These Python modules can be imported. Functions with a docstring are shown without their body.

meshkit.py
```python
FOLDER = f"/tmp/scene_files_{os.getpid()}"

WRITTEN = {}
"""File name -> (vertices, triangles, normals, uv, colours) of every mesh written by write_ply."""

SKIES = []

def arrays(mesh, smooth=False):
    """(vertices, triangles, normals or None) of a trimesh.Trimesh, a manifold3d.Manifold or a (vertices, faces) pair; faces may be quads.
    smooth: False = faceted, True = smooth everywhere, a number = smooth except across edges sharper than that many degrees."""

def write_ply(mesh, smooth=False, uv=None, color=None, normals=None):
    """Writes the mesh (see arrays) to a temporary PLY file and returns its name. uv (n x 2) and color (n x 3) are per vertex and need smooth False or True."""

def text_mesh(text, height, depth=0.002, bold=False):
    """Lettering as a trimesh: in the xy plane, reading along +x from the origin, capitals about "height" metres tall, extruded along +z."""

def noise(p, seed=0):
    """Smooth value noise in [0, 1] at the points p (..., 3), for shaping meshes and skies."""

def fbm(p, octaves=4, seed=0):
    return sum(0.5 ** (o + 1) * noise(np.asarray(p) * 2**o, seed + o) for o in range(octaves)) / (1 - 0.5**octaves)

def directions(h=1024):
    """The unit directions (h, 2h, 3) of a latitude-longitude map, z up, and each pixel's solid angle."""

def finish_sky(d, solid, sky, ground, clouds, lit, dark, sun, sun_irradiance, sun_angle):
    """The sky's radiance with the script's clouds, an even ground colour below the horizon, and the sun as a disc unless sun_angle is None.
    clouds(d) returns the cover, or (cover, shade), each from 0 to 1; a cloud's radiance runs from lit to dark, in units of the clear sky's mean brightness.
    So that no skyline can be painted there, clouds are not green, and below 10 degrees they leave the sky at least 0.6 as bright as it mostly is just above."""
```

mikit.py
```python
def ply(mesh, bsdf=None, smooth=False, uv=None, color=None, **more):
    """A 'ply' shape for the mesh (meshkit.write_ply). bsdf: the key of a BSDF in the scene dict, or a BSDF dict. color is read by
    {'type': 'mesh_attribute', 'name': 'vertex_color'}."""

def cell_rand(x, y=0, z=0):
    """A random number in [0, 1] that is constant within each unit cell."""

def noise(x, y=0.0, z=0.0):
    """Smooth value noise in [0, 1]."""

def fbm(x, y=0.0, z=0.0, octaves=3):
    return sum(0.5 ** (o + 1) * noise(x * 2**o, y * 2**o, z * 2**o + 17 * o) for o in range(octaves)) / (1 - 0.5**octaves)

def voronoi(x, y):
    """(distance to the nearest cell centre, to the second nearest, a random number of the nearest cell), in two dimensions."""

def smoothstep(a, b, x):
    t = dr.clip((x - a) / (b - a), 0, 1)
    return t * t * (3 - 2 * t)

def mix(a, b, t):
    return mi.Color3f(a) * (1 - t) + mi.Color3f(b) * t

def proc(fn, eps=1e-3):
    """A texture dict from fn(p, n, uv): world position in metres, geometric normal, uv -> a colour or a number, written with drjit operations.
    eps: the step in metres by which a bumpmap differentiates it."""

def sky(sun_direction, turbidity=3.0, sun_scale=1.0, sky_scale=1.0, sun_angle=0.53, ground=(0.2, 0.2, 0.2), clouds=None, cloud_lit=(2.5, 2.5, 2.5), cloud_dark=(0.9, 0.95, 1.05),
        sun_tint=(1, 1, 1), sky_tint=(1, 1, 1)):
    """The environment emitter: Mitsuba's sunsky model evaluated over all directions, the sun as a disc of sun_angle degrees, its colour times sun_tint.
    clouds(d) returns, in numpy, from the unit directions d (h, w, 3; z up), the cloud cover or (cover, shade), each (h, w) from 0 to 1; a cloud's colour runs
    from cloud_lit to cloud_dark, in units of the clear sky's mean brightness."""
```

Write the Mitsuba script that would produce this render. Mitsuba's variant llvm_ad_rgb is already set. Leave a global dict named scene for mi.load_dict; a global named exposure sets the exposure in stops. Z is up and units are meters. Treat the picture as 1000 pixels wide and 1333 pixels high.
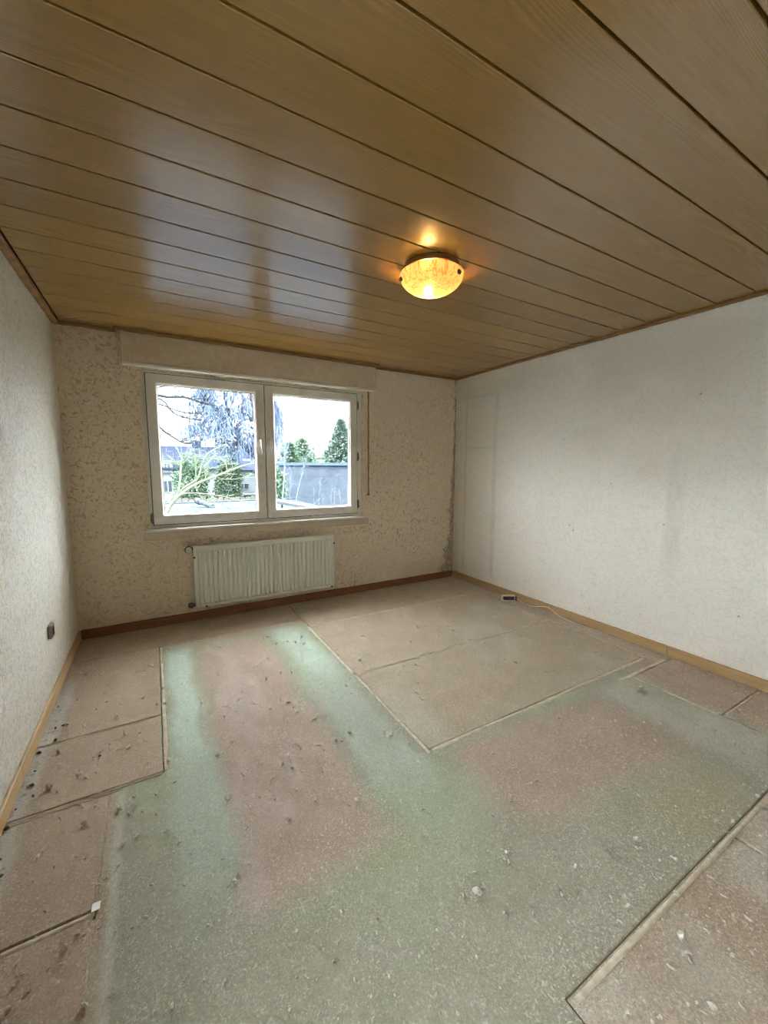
import math
import numpy as np
import trimesh
import drjit as dr
import mitsuba as mi
import mikit
from mikit import noise, fbm, voronoi, cell_rand, smoothstep, mix
from shapely.geometry import box as sbox, Polygon
from shapely import affinity, union_all

scene, labels = {"type": "scene"}, {}
T = mi.ScalarTransform4f
PI = math.pi

# ------------------------------------------------------------------ camera, sky, exposure
F_PX, PITCH, ROLL, YAW = 519.7344, 0.1148, 0.0036, 0.5232
EYE = np.array([0.0, 0.0, 1.4164])
fw = np.array([math.sin(YAW) * math.cos(PITCH), math.cos(YAW) * math.cos(PITCH), -math.sin(PITCH)])
rt = np.cross(fw, [0, 0, 1.0]); rt /= np.linalg.norm(rt)
up0 = np.cross(rt, fw)
up = -rt * math.sin(ROLL) + up0 * math.cos(ROLL)
scene["camera"] = {"type": "perspective", "fov_axis": "x", "fov": math.degrees(2 * math.atan(500 / F_PX)), "near_clip": 0.02, "far_clip": 500.0,
                   "to_world": T().look_at(origin=EYE.tolist(), target=(EYE + fw).tolist(), up=up.tolist())}


def overcast(d):
    """The standard overcast sky: three times as bright at the zenith as at the horizon, with faint soft clouds."""
    import meshkit
    s = np.clip(d[..., 2], 0, 1)
    n = meshkit.fbm(d * np.array([2.5, 2.5, 6.0]), 3, 4) - 0.5
    return np.ones_like(s), np.clip(1 - s + 0.10 * n, 0, 1)


SKY = 100.0
scene["sky"] = mikit.sky((0.3, -0.6, 0.7), turbidity=5.0, sun_scale=0.0, sky_scale=1.0, ground=(0.16, 0.17, 0.17), clouds=overcast,
                         cloud_lit=(2.62 * SKY, 2.95 * SKY, 3.18 * SKY), cloud_dark=(0.86 * SKY, 0.98 * SKY, 1.07 * SKY))
exposure = 0.62

# ------------------------------------------------------------------ room measures (metres; floor z = 0, the camera stands above the origin)
XL, XR, YB, YN, ZC = -0.592, 3.295, 3.934, -1.35, 2.48
GROUND = -2.75


# ------------------------------------------------------------------ helpers
def add(key, mesh, bsdf, smooth=False, label=None, cat=None, group=None, kind=None, **kw):
    scene[key] = mikit.ply(mesh, bsdf, smooth, **kw)
    tag(key, label, cat, group, kind)
    return key


def tag(key, label=None, cat=None, group=None, kind=None):
    d = {k: v for k, v in (("label", label), ("category", cat), ("group", group), ("kind", kind)) if v}
    if d:
        labels[key] = {**labels.get(key, {}), **d}


COUNT = {}


def num(name):
    """name, name_001, name_002 ... in order of use"""
    n = COUNT.get(name, -1) + 1
    COUNT[name] = n
    return name if n == 0 else f"{name}_{n:03d}"


def cbox(x0, x1, y0, y1, z0, z1, b=0.0):
    if b <= 0:
        m = trimesh.creation.box(extents=(x1 - x0, y1 - y0, z1 - z0))
        m.apply_translation(((x0 + x1) / 2, (y0 + y1) / 2, (z0 + z1) / 2))
        return m
    p = []
    for X, sx in ((x0, 1), (x1, -1)):
        for Y, sy in ((y0, 1), (y1, -1)):
            for Z, sz in ((z0, 1), (z1, -1)):
                p += [(X + sx * b, Y + sy * b, Z), (X + sx * b, Y, Z + sz * b), (X, Y + sy * b, Z + sz * b)]
    return trimesh.convex.convex_hull(np.array(p))


def join(*ms):
    return trimesh.util.concatenate([m for m in ms])


def extr(poly, depth, z=0.0):
    m = trimesh.creation.extrude_polygon(poly, depth, engine="earcut")
    m.apply_translation((0, 0, z))
    return m


def extr_xz(poly, y0, y1):
    """polygon in (x, z) extruded along y"""
    m = trimesh.creation.extrude_polygon(poly, y1 - y0, engine="earcut")
    v = m.vertices
    m = trimesh.Trimesh(np.stack([v[:, 0], y0 + v[:, 2], v[:, 1]], 1), m.faces[:, ::-1], process=False)
    return m


def ring_xz(x0, x1, z0, z1, w, y0, y1, wb=None):
    wb = wb or w
    return extr_xz(sbox(x0, z0, x1, z1).difference(sbox(x0 + w, z0 + wb, x1 - w, z1 - w)), y0, y1)


def cyl(p0, p1, r, n=20, r1=None):
    p0, p1 = np.array(p0, float), np.array(p1, float)
    return tube([p0, p1], [r, r if r1 is None else r1], n, cap=True)


def tube(P, R, n=6, cap=False):
    P = np.asarray(P, float)
    R = np.broadcast_to(np.asarray(R, float), (len(P),))
    t = np.gradient(P, axis=0)
    t /= np.linalg.norm(t, axis=1, keepdims=True) + 1e-12
    ref = np.where(np.abs(t[:, 2:]) < 0.9, [[0, 0, 1.0]], [[1.0, 0, 0]])
    if len(P) > 2:
        ref = np.broadcast_to(ref[:1] if np.abs(t[:, 2]).max() < 0.95 else np.array([[0.31, 0.9, 0.3]]), P.shape)
    a = np.cross(t, ref); a /= np.linalg.norm(a, axis=1, keepdims=True) + 1e-12
    b = np.cross(t, a)
    ang = np.arange(n) * 2 * PI / n
    v = (P[:, None] + R[:, None, None] * (np.cos(ang)[None, :, None] * a[:, None] + np.sin(ang)[None, :, None] * b[:, None])).reshape(-1, 3)
    i, j = np.meshgrid(np.arange(len(P) - 1), np.arange(n), indexing="ij")
    q = np.stack([i * n + j, i * n + (j + 1) % n, (i + 1) * n + (j + 1) % n, (i + 1) * n + j], -1).reshape(-1, 4)
    f = np.vstack([q[:, [0, 2, 1]], q[:, [0, 3, 2]]])[:, ::-1]
    if cap:
        k = len(v)
        v = np.vstack([v, P[:1], P[-1:]])
        jj = np.arange(n)
        f = np.vstack([f, np.stack([jj, jj * 0 + k, (jj + 1) % n], 1)[:, ::1], np.stack([(jj + 1) % n + (len(P) - 1) * n, jj * 0 + k + 1, jj + (len(P) - 1) * n], 1)])
    m = trimesh.Trimesh(v, f, process=False)
    if cap:
        m.fix_normals()
    return m


class Bag:
    def __init__(self):
        self.v, self.f, self.n = [], [], 0

    def add(self, m):
        self.v.append(np.asarray(m.vertices)); self.f.append(np.asarray(m.faces) + self.n); self.n += len(m.vertices)

    def arr(self, v, f):
        self.v.append(v); self.f.append(f + self.n); self.n += len(v)

    def mesh(self):
        return trimesh.Trimesh(np.vstack(self.v), np.vstack(self.f), process=False)


def lathe(prof, n=48, c=(0, 0, 0)):
    """profile [(r, z)] turned about z"""
    prof = np.array(prof, float)
    a = np.arange(n) * 2 * PI / n
    v = np.stack([prof[:, None, 0] * np.cos(a), prof[:, None, 0] * np.sin(a), np.broadcast_to(prof[:, None, 1], (len(prof), n))], -1).reshape(-1, 3) + np.array(c)
    i, j = np.meshgrid(np.arange(len(prof) - 1), np.arange(n), indexing="ij")
    q = np.stack([i * n + j, i * n + (j + 1) % n, (i + 1) * n + (j + 1) % n, (i + 1) * n + j], -1).reshape(-1, 4)
    return trimesh.Trimesh(v, np.vstack([q[:, [0, 1, 2]], q[:, [0, 2, 3]]]), process=False)


def rgb(*c):
    return {"type": "rgb", "value": list(map(float, c))}


def prin(name, col, rough=0.5, spec=0.5, **kw):
    col = col if isinstance(col, dict) else rgb(*col)
    d = {"type": "principled", "base_color": col, "roughness": rough, "specular": spec, **kw}
    scene[name] = {"type": "twosided", "bsdf": d}
    return name


def bumped(name, col, rough, spec, fn, scale, eps=1e-3, **kw):
    d = {"type": "principled", "base_color": col, "roughness": rough, "specular": spec, **kw}
    scene[name] = {"type": "twosided", "bsdf": {"type": "bumpmap", "tex": mikit.proc(fn, eps), "scale": scale, "bsdf": d}}
    return name


# ------------------------------------------------------------------ materials: room
def board_uv(p):
    bi = dr.floor((p.y - 0.485) / 0.2047)
    return bi, p.x + 7.3 * cell_rand(bi, 3), (p.y - 0.485) / 0.2047 - bi


def grain(p):
    bi, u, v = board_uv(p)
    r = cell_rand(bi, 5)
    vv = (v - 0.2 - 0.6 * r)
    warp = fbm(u * 1.3, v * 2.0, bi, octaves=3)
    rings = vv * vv * 16.0 + u * 0.55 + warp * 3.4                       # flat-sawn figure
    cath = dr.abs(rings * 2.3 - dr.floor(rings * 2.3) - 0.5) * 2
    fib = noise(u * 6.0, v * 62.0, bi) * 0.6 + noise(u * 22.0, v * 150.0, bi) * 0.4
    patch = smoothstep(0.45, 0.7, noise(u * 0.9, v * 1.4, bi + 30))
    return bi, fib, cath, patch


def ceil_col(p, n, uv):
    bi, fib, cath, patch = grain(p)
    base = mix((0.148, 0.072, 0.0075), (0.185, 0.095, 0.012), cell_rand(bi, 9))
    t = 0.34 * (fib - 0.5) + 0.55 * patch * (cath - 0.5) * 0.7
    return dr.clip(base * (1.0 + 0.75 * t), 0.0, 1.0)


def ceil_h(p, n, uv):
    bi, fib, cath, patch = grain(p)
    return 0.55 * fib + 0.45 * patch * cath


bumped("wood_ceiling", mikit.proc(ceil_col), 0.24, 1.0, ceil_h, 0.00016, eps=1.5e-3, clearcoat=0.8, clearcoat_gloss=0.8)


def trim_grain(p):
    return noise(p.x * 14.0 + p.y * 14.0, p.z * 160.0, 3.0)


prin("wood_trim", mikit.proc(lambda p, n, uv: mix((0.150, 0.070, 0.020), (0.225, 0.115, 0.036), noise((p.x + p.y) * 18.0, p.z * 120.0))), 0.42)
prin("groove_dark", (0.022, 0.009, 0.004), 0.7)
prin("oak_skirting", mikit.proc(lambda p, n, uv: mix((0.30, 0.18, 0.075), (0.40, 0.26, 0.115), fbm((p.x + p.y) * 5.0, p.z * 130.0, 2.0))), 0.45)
prin("dark_skirting", mikit.proc(lambda p, n, uv: mix((0.085, 0.026, 0.009), (0.140, 0.046, 0.016), noise(p.x * 9.0, p.z * 140.0))), 0.45)  # back skirting, darker and redder than the side ones


def squiggle(a, b, s):
    """vermiculate wallpaper relief: thin winding ridges"""
    w1 = noise(a * s, b * s, 1.7) + 0.5 * noise(a * s * 2.1, b * s * 2.1, 4.0)
    w2 = noise(a * s * 1.2 + 9.1, b * s * 1.2, 8.0) + 0.5 * noise(a * s * 2.3, b * s * 2.3, 11.0)
    r1 = 1 - smoothstep(0.0, 0.085, dr.abs(w1 - 0.75))
    r2 = 1 - smoothstep(0.0, 0.085, dr.abs(w2 - 0.72))
    return dr.maximum(r1, r2)


def strokes(a, b, s, k):
    """short winding brush strokes"""
    u, w = a * s + 1.1 * noise(a * s * 0.8, b * s * 0.8, k), b * s + 1.1 * noise(a * s * 0.8, b * s * 0.8, k + 5)
    r = 1 - smoothstep(0.02, 0.17, dr.abs(noise(u, w, k + 9) - 0.5))
    return r * smoothstep(0.30, 0.62, noise(a * s * 1.1, b * s * 1.1, k + 13))


def specks(a, b, s, thr, r=0.34):
    d, _, k = voronoi(a * s, b * s)
    return (1 - smoothstep(r * 0.4, r, d + 0.25 * (noise(a * s * 4, b * s * 4) - 0.5))) * dr.select(k < thr, 1.0, 0.0)


def back_col(p, n, uv):
    x, z = p.x, p.z
    sq = strokes(x, z, 52.0, 1.0)
    tone = fbm(x * 1.1, z * 1.1, 3.0)
    c = mix((0.70, 0.60, 0.455), (0.78, 0.69, 0.545), tone)
    pr = smoothstep(0.25, 0.7, fbm(x * 1.7, z * 1.4, 7.0)) * 0.75 + 0.25       # print worn unevenly
    c = mix(c, (0.36, 0.27, 0.155), 0.66 * sq * pr)
    c = mix(c, (0.84, 0.77, 0.65), 0.45 * strokes(x, z, 42.0, 31.0))
    # mould specks up the right corner, widening downwards, and a few below the sill and along the reveal
    width = 0.05 + 0.085 * (1 - smoothstep(0.1, 1.9, z)) + 0.12 * smoothstep(0.9, 0.3, z) * noise(z * 3.0, 5.0)
    dens = (1 - smoothstep(0.0, 1.0, (3.297 - x) / width * (0.55 + 0.9 * noise(x * 14.0, z * 14.0)))) * (1 - smoothstep(1.9, 2.45, z) * 0.7)
    near = (1 - smoothstep(0.02, 0.36, 3.295 - x)) * (1 - smoothstep(0.2, 1.0, z))
    m = dr.maximum(specks(x, z, 80.0, 1.6 * dens, 0.55), specks(x, z, 45.0, 1.3 * dens, 0.48))
    m = dr.maximum(m, specks(x, z, 60.0, 0.34 * near))
    c = mix(c, (0.125, 0.072, 0.020), 0.92 * m)
    u = smoothstep(-0.12, 0.05, x) * (1 - smoothstep(2.0, 2.2, x)) * smoothstep(0.66, 0.70, z) * (1 - smoothstep(0.74, 0.775, z))
    c = mix(c, (0.20, 0.17, 0.11), 0.5 * u * smoothstep(0.5, 0.75, noise(x * 60.0, z * 80.0)) * noise(x * 5.0, 3.0))
    return c


def back_h(p, n, uv):
    return strokes(p.x, p.z, 42.0, 31.0) - 0.5 * strokes(p.x, p.z, 52.0, 1.0) + 0.2 * noise(p.x * 180, p.z * 180)


bumped("paper_back", mikit.proc(back_col), 0.75, 0.25, back_h, 0.0022, eps=2e-3)


def side_h(p, n, uv):
    return 0.8 * squiggle(p.y, p.z, 34.0) + 0.5 * squiggle(p.y + 2.2, p.z + 5.0, 27.0) + 0.25 * noise(p.y * 260, p.z * 260)


def left_col(p, n, uv):
    sq = squiggle(p.y, p.z, 34.0)
    return mix((0.775, 0.735, 0.655), (0.575, 0.54, 0.465), 0.80 * sq)


bumped("paper_left", mikit.proc(left_col), 0.6, 0.35, side_h, 0.0045, eps=1.5e-3)


def line_y(y, y0, w):
    return 1 - smoothstep(w * 0.35, w, dr.abs(y - y0))


def right_col(p, n, uv):
    y, z = p.y, p.z
    sq = squiggle(y, z, 26.0)
    tone = fbm(y * 1.4, z * 0.9, 5.0)
    c = mix((0.74, 0.69, 0.595), (0.79, 0.76, 0.69), tone)
    c = mix(c, (0.56, 0.525, 0.45), 0.30 * sq)
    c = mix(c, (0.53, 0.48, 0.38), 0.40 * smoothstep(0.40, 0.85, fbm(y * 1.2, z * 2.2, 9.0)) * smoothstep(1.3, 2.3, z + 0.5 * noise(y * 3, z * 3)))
    # dust outline left by a cupboard that stood in the corner
    w = 0.010 + 0.008 * noise(z * 9.0, y * 5.0)
    br = 0.35 + 0.65 * noise(z * 5.0, y * 4.0)
    inz = smoothstep(0.10, 0.2, z) * (1 - smoothstep(2.21, 2.23, z))
    g = dr.maximum(line_y(y, 3.725 + 0.012 * noise(z * 2.0), 0.024) * inz, 0.9 * line_y(y, 3.245 + 0.02 * noise(z * 2.3), 0.045) * inz)
    iny = smoothstep(3.22, 3.25, y) * (1 - smoothstep(3.72, 3.76, y))
    g = dr.maximum(g, dr.maximum(line_y(z, 2.215, 0.02), 0.8 * line_y(z, 1.63, 0.016)) * iny)
    c = mix(c, (0.42, 0.39, 0.30), 0.34 * g * br)
    st = line_y(y, 1.43 + 0.05 * noise(z * 4.0, 2.0), 0.085) * smoothstep(0.45, 0.9, z) * (1 - smoothstep(1.25, 1.7, z)) * (0.4 + 0.6 * noise(y * 30.0, z * 9.0))
    c = mix(c, (0.42, 0.40, 0.33), 0.26 * st)
    near = 1 - smoothstep(0.01, 0.10, 3.934 - y)
    c = mix(c, (0.14, 0.09, 0.035), 0.8 * specks(y, z, 80.0, 0.60 * near * (1 - 0.6 * smoothstep(1.2, 2.3, z))))
    c = mix(c, (0.25, 0.22, 0.15), 0.8 * specks(y, z, 40.0, 0.002))
    return c


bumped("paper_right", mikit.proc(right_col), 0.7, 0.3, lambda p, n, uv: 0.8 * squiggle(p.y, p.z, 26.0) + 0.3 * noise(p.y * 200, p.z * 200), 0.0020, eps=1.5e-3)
prin("paper_near", (0.62, 0.58, 0.50), 0.75)
prin("box_paper", mikit.proc(lambda p, n, uv: mix((0.60, 0.515, 0.39), (0.49, 0.40, 0.28), 0.75 * fbm(p.x * 22.0, p.z * 22.0, 4.0) + 0.3 * squiggle(p.x, p.z, 22.0))), 0.7)


# carpet: the fade of the dye, from where rugs and cupboards stood, lies in the cloth; the teal also carries window reflection
def soft(v, a, b, w):
    return smoothstep(a - w, a + w, v) * (1 - smoothstep(b - w, b + w, v))


def carpet_col(p, n, uv):
    wob = fbm(p.x * 3.5, p.y * 3.5, 1.0) - 0.5
    wo2 = fbm(p.x * 3.5 + 7, p.y * 3.5, 5.0) - 0.5
    x, y = p.x + 0.09 * wob, p.y + 0.09 * wo2
    hi = noise(p.x * 200.0, p.y * 200.0, 2.0) * 0.5 + noise(p.x * 430.0, p.y * 430.0, 6.0) * 0.5
    mid = fbm(p.x * 9.0, p.y * 9.0, 3.0)
    brown = mix((0.240, 0.172, 0.118), (0.292, 0.218, 0.154), mid)
    pink = mix((0.240, 0.163, 0.121), (0.298, 0.214, 0.166), mid)
    green = mix(mix((0.205, 0.208, 0.126), (0.250, 0.252, 0.166), mid), mix((0.200, 0.186, 0.128), (0.242, 0.226, 0.164), mid), smoothstep(0.36, 0.64, fbm(p.x * 1.6 + 3.0, p.y * 1.6, 33.0)))
    teal = mix((0.335, 0.385, 0.300), (0.375, 0.430, 0.350), mid)
    dusty = mix((0.320, 0.285, 0.225), (0.38, 0.345, 0.28), mid)
    tan = mix((0.255, 0.198, 0.132), (0.305, 0.245, 0.172), mid)
    c = brown
    # field worn green
    field = soft(x, -0.20, 2.80, 0.05) * (1 - smoothstep(3.30, 3.48, y)) * smoothstep(-0.6, 0.2, y)
    field = field * (1 - smoothstep(1.10, 1.15, p.x) * smoothstep(1.47, 1.51, p.y)) * (1 - smoothstep(0.86, 0.92, p.x) * (1 - smoothstep(0.52, 0.56, p.y)))
    field = field * (1 - (1 - smoothstep(-0.05, -0.02, p.x)) * smoothstep(1.96, 2.0, p.y))
    c = mix(c, green, field)
    strips = dr.maximum(soft(x, 0.02, 0.165, 0.045) * soft(y, 1.95, 3.42, 0.3), 0.95 * soft(x + 0.06 * (y - 3.0), 0.82, 1.04, 0.07) * soft(y, 2.35, 3.4, 0.35))
    strips = dr.maximum(strips, 0.55 * soft(x, 0.0, 0.2, 0.05) * soft(y, 1.35, 2.5, 0.3))
    strips = dr.maximum(strips, 0.40 * soft(x, 0.80, 1.06, 0.05) * soft(y, 1.25, 2.8, 0.3))
    c = mix(c, teal, field * strips)  # dye-faded strips, brightened further to include the window reflecting on them
    c = mix(c, (0.42, 0.40, 0.34), 0.5 * soft(p.x + 0.02 * wob, -0.205, -0.175, 0.012) * (1 - smoothstep(1.9, 2.0, p.y)))
    # right-hand light wear round the second rug
    c = mix(c, dusty, 0.65 * soft(x, 2.36, 2.74, 0.10) * soft(y, 0.62, 1.38, 0.10))
    c = mix(c, (0.245, 0.200, 0.118), 0.55 * soft(x, 1.65, 2.2, 0.16) * soft(y, 0.56, 0.80, 0.08))
    # rugs that kept the red
    rug = soft(x, 0.205, 0.725, 0.07) * soft(y, 1.18, 3.30, 0.07)
    rug2 = soft(x, 1.21, 2.33, 0.10) * soft(y + 0.10 * (x - 1.7), 0.88, 1.43, 0.10)
    c = mix(c, pink, dr.maximum(rug, rug2) * (0.80 + 0.2 * mid))
    c = mix(c, (0.40, 0.33, 0.28), 0.35 * rug * smoothstep(0.5, 0.75, fbm(p.x * 5.0, p.y * 2.0, 9.0)))
    # right upper cloth, paler and tan
    ru = smoothstep(1.125, 1.135, p.x) * smoothstep(1.49, 1.5, p.y) * (1 - smoothstep(3.09, 3.10, p.x))
    c = mix(c, tan, 0.85 * ru)
    c = mix(c, dusty, 0.5 * ru * smoothstep(0.5, 0.75, fbm(p.x * 1.8, p.y * 1.8, 12.0)))
    c = mix(c, dusty, 0.35 * smoothstep(3.08, 3.12, p.x) * smoothstep(1.38, 1.4, p.y))
    c = mix(c, pink, 0.45 * smoothstep(2.76, 2.78, p.x) * soft(p.y, 0.89, 1.36, 0.01))
    br = smoothstep(0.87, 0.89, p.x) * (1 - smoothstep(0.53, 0.55, p.y))
    c = mix(c, dusty, 0.55 * br * smoothstep(0.42, 0.7, fbm(p.x * 2.6, p.y * 2.6, 15.0)))
    c = mix(c, (0.24, 0.165, 0.10), 0.35 * br * smoothstep(0.5, 0.8, fbm(p.x * 3.0, p.y * 3.0, 25.0)))
    # plaster dust trodden in along the left skirting, with a ragged outline
    dust = (1 - smoothstep(0.05, 0.105, (p.x + 0.592) + 0.05 * wob)) * (1 - smoothstep(2.9, 3.3, y)) * smoothstep(0.25, 0.55, noise(p.x * 45.0, p.y * 45.0, 8.0) + 0.25)
    c = mix(c, (0.40, 0.385, 0.34), 0.75 * dust)
    sp = smoothstep(0.70, 0.86, noise(p.x * 210.0, p.y * 210.0, 14.0))
    c = mix(c, (0.55, 0.51, 0.44), 0.30 * sp)
    return dr.clip(c * (0.66 + 0.68 * hi), 0.0, 1.0)


def carpet_h(p, n, uv):
    return noise(p.x * 200.0, p.y * 200.0, 2.0) * 0.6 + noise(p.x * 430.0, p.y * 430.0, 6.0) * 0.4 + 0.8 * fbm(p.x * 24.0, p.y * 24.0, 3.0)


bumped("carpet", mikit.proc(carpet_col), 0.95, 0.08, carpet_h, 0.0028, eps=8e-4, sheen=0.25)
prin("carpet_under", (0.10, 0.075, 0.05), 0.95, 0.1)
prin("seam_backing", mikit.proc(lambda p, n, uv: mix((0.36, 0.29, 0.21), (0.50, 0.43, 0.33), noise(p.x * 60.0, p.y * 60.0))), 0.9, 0.1)

prin("white_pvc", mikit.proc(lambda p, n, uv: mix((0.84, 0.82, 0.76), (0.74, 0.715, 0.64), smoothstep(0.5, 0.8, fbm(p.x * 6.0, p.z * 6.0, 2.0)))), 0.35)
prin("white_paint", (0.82, 0.80, 0.75), 0.45)
prin("sill_stone", mikit.proc(lambda p, n, uv: mix((0.76, 0.75, 0.71), (0.62, 0.61, 0.57), smoothstep(0.5, 0.75, fbm(p.x * 14.0, p.y * 30.0, 6.0)))), 0.3)
prin("seal_black", (0.19, 0.17, 0.14), 0.7)
prin("hinge_grey", (0.16, 0.14, 0.12), 0.5, metallic=0.3)
prin("radiator_enamel", (0.76, 0.77, 0.70), 0.4)
prin("dark_metal", (0.045, 0.038, 0.03), 0.45, metallic=0.4)
prin("knob_white", (0.62, 0.58, 0.52), 0.45)
prin("brown_plastic", (0.105, 0.060, 0.045), 0.35)
prin("black_plastic", (0.012, 0.012, 0.012), 0.5)
prin("cream_plastic", (0.66, 0.58, 0.46), 0.45)
prin("strap_cloth", mikit.proc(lambda p, n, uv: mix((0.17, 0.11, 0.065), (0.25, 0.17, 0.105), noise(p.z * 260.0))), 0.85)
scene["pane_glass"] = {"type": "thindielectric", "int_ior": 1.5}


# ------------------------------------------------------------------ room shell
WX0, WX1, WZ0, WZ1 = -0.043, 2.005, 0.868, 2.206
back = sbox(XL - 0.3, -0.2, XR + 0.3, 2.75).difference(sbox(WX0, WZ0, WX1, WZ1))
add("wall_back", extr_xz(back, YB, YB + 0.30), "paper_back", kind="structure", label="back wall with beige squiggle-relief wallpaper, a window and mould specks in its right corner")
LY0, LY1, LZ0, LZ1 = -0.95, 0.75, 0.84, 2.20            # unseen window opening, added in the left wall to let in fill light
TO_LEFT = np.array([[0, -1, 0, XL], [1, 0, 0, 0], [0, 0, 1, 0], [0, 0, 0, 1.0]])
left = sbox(YN - 0.3, -0.2, YB, 2.75).difference(sbox(LY0, LZ0, LY1, LZ1))
add("wall_left", extr_xz(left, 0, 0.25).apply_transform(TO_LEFT), "paper_left", kind="structure", label="left wall with pale squiggle-relief wallpaper catching the daylight")
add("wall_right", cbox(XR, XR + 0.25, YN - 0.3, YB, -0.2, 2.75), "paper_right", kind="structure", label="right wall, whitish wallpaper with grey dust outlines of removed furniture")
add("wall_near", cbox(XL, XR, YN - 0.3, YN, -0.2, 2.75), "paper_near", kind="structure", label="plain wall behind the camera")
add("ceiling", cbox(XL, XR, YN, YB, ZC + 0.022, ZC + 0.26), "groove_dark", kind="structure", label="wood-panelled ceiling of long varnished oak boards")
k0 = int(math.floor((YN - 0.485) / 0.2047)) - 1
BX0, BX1, BY = -0.168, 2.118, 3.852                       # the shutter box
for k in range(k0, 17):
    y0, y1 = 0.485 + 0.2047 * k + 0.0040, 0.485 + 0.2047 * (k + 1) - 0.0040
    y0, y1 = max(y0, YN + 0.005), min(y1, BY - 0.022 - 0.009)
    if y1 - y0 > 0.03:
        add("ceiling__" + num("board"), cbox(XL + 0.050, XR - 0.034, y0, y1, ZC, ZC + 0.021, 0.0022), "wood_ceiling")
for x0, x1 in ((XL + 0.050, BX0 - 0.036), (BX1 + 0.036, XR - 0.034)):
    add("ceiling__" + num("board"), cbox(x0, x1, BY - 0.027, YB - 0.032, ZC, ZC + 0.021, 0.0022), "wood_ceiling")
COUNT.pop("board")
# ceiling trim
TZ = 2.46
add("trim_1", cbox(XL + 0.001, XL + 0.042, YN + 0.002, YB - 0.002, TZ, ZC + 0.004, 0.003), "wood_trim", kind="structure", label="brown ceiling trim along the left wall")
add("trim_2", cbox(XR - 0.026, XR - 0.001, YN + 0.002, YB - 0.002, TZ, ZC + 0.004, 0.003), "wood_trim", kind="structure", label="brown ceiling trim along the right wall")
add("trim_3", cbox(XL + 0.043, BX0 - 0.03, YB - 0.024, YB - 0.001, TZ, ZC + 0.004, 0.003), "wood_trim", kind="structure", label="short dark ceiling trim left of the shutter box")
add("trim_4", cbox(BX0 - 0.028, BX1 + 0.028, BY - 0.022, BY - 0.001, TZ - 0.004, ZC + 0.004, 0.003), "wood_trim", kind="structure", label="dark ceiling trim running over the shutter box")
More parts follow.
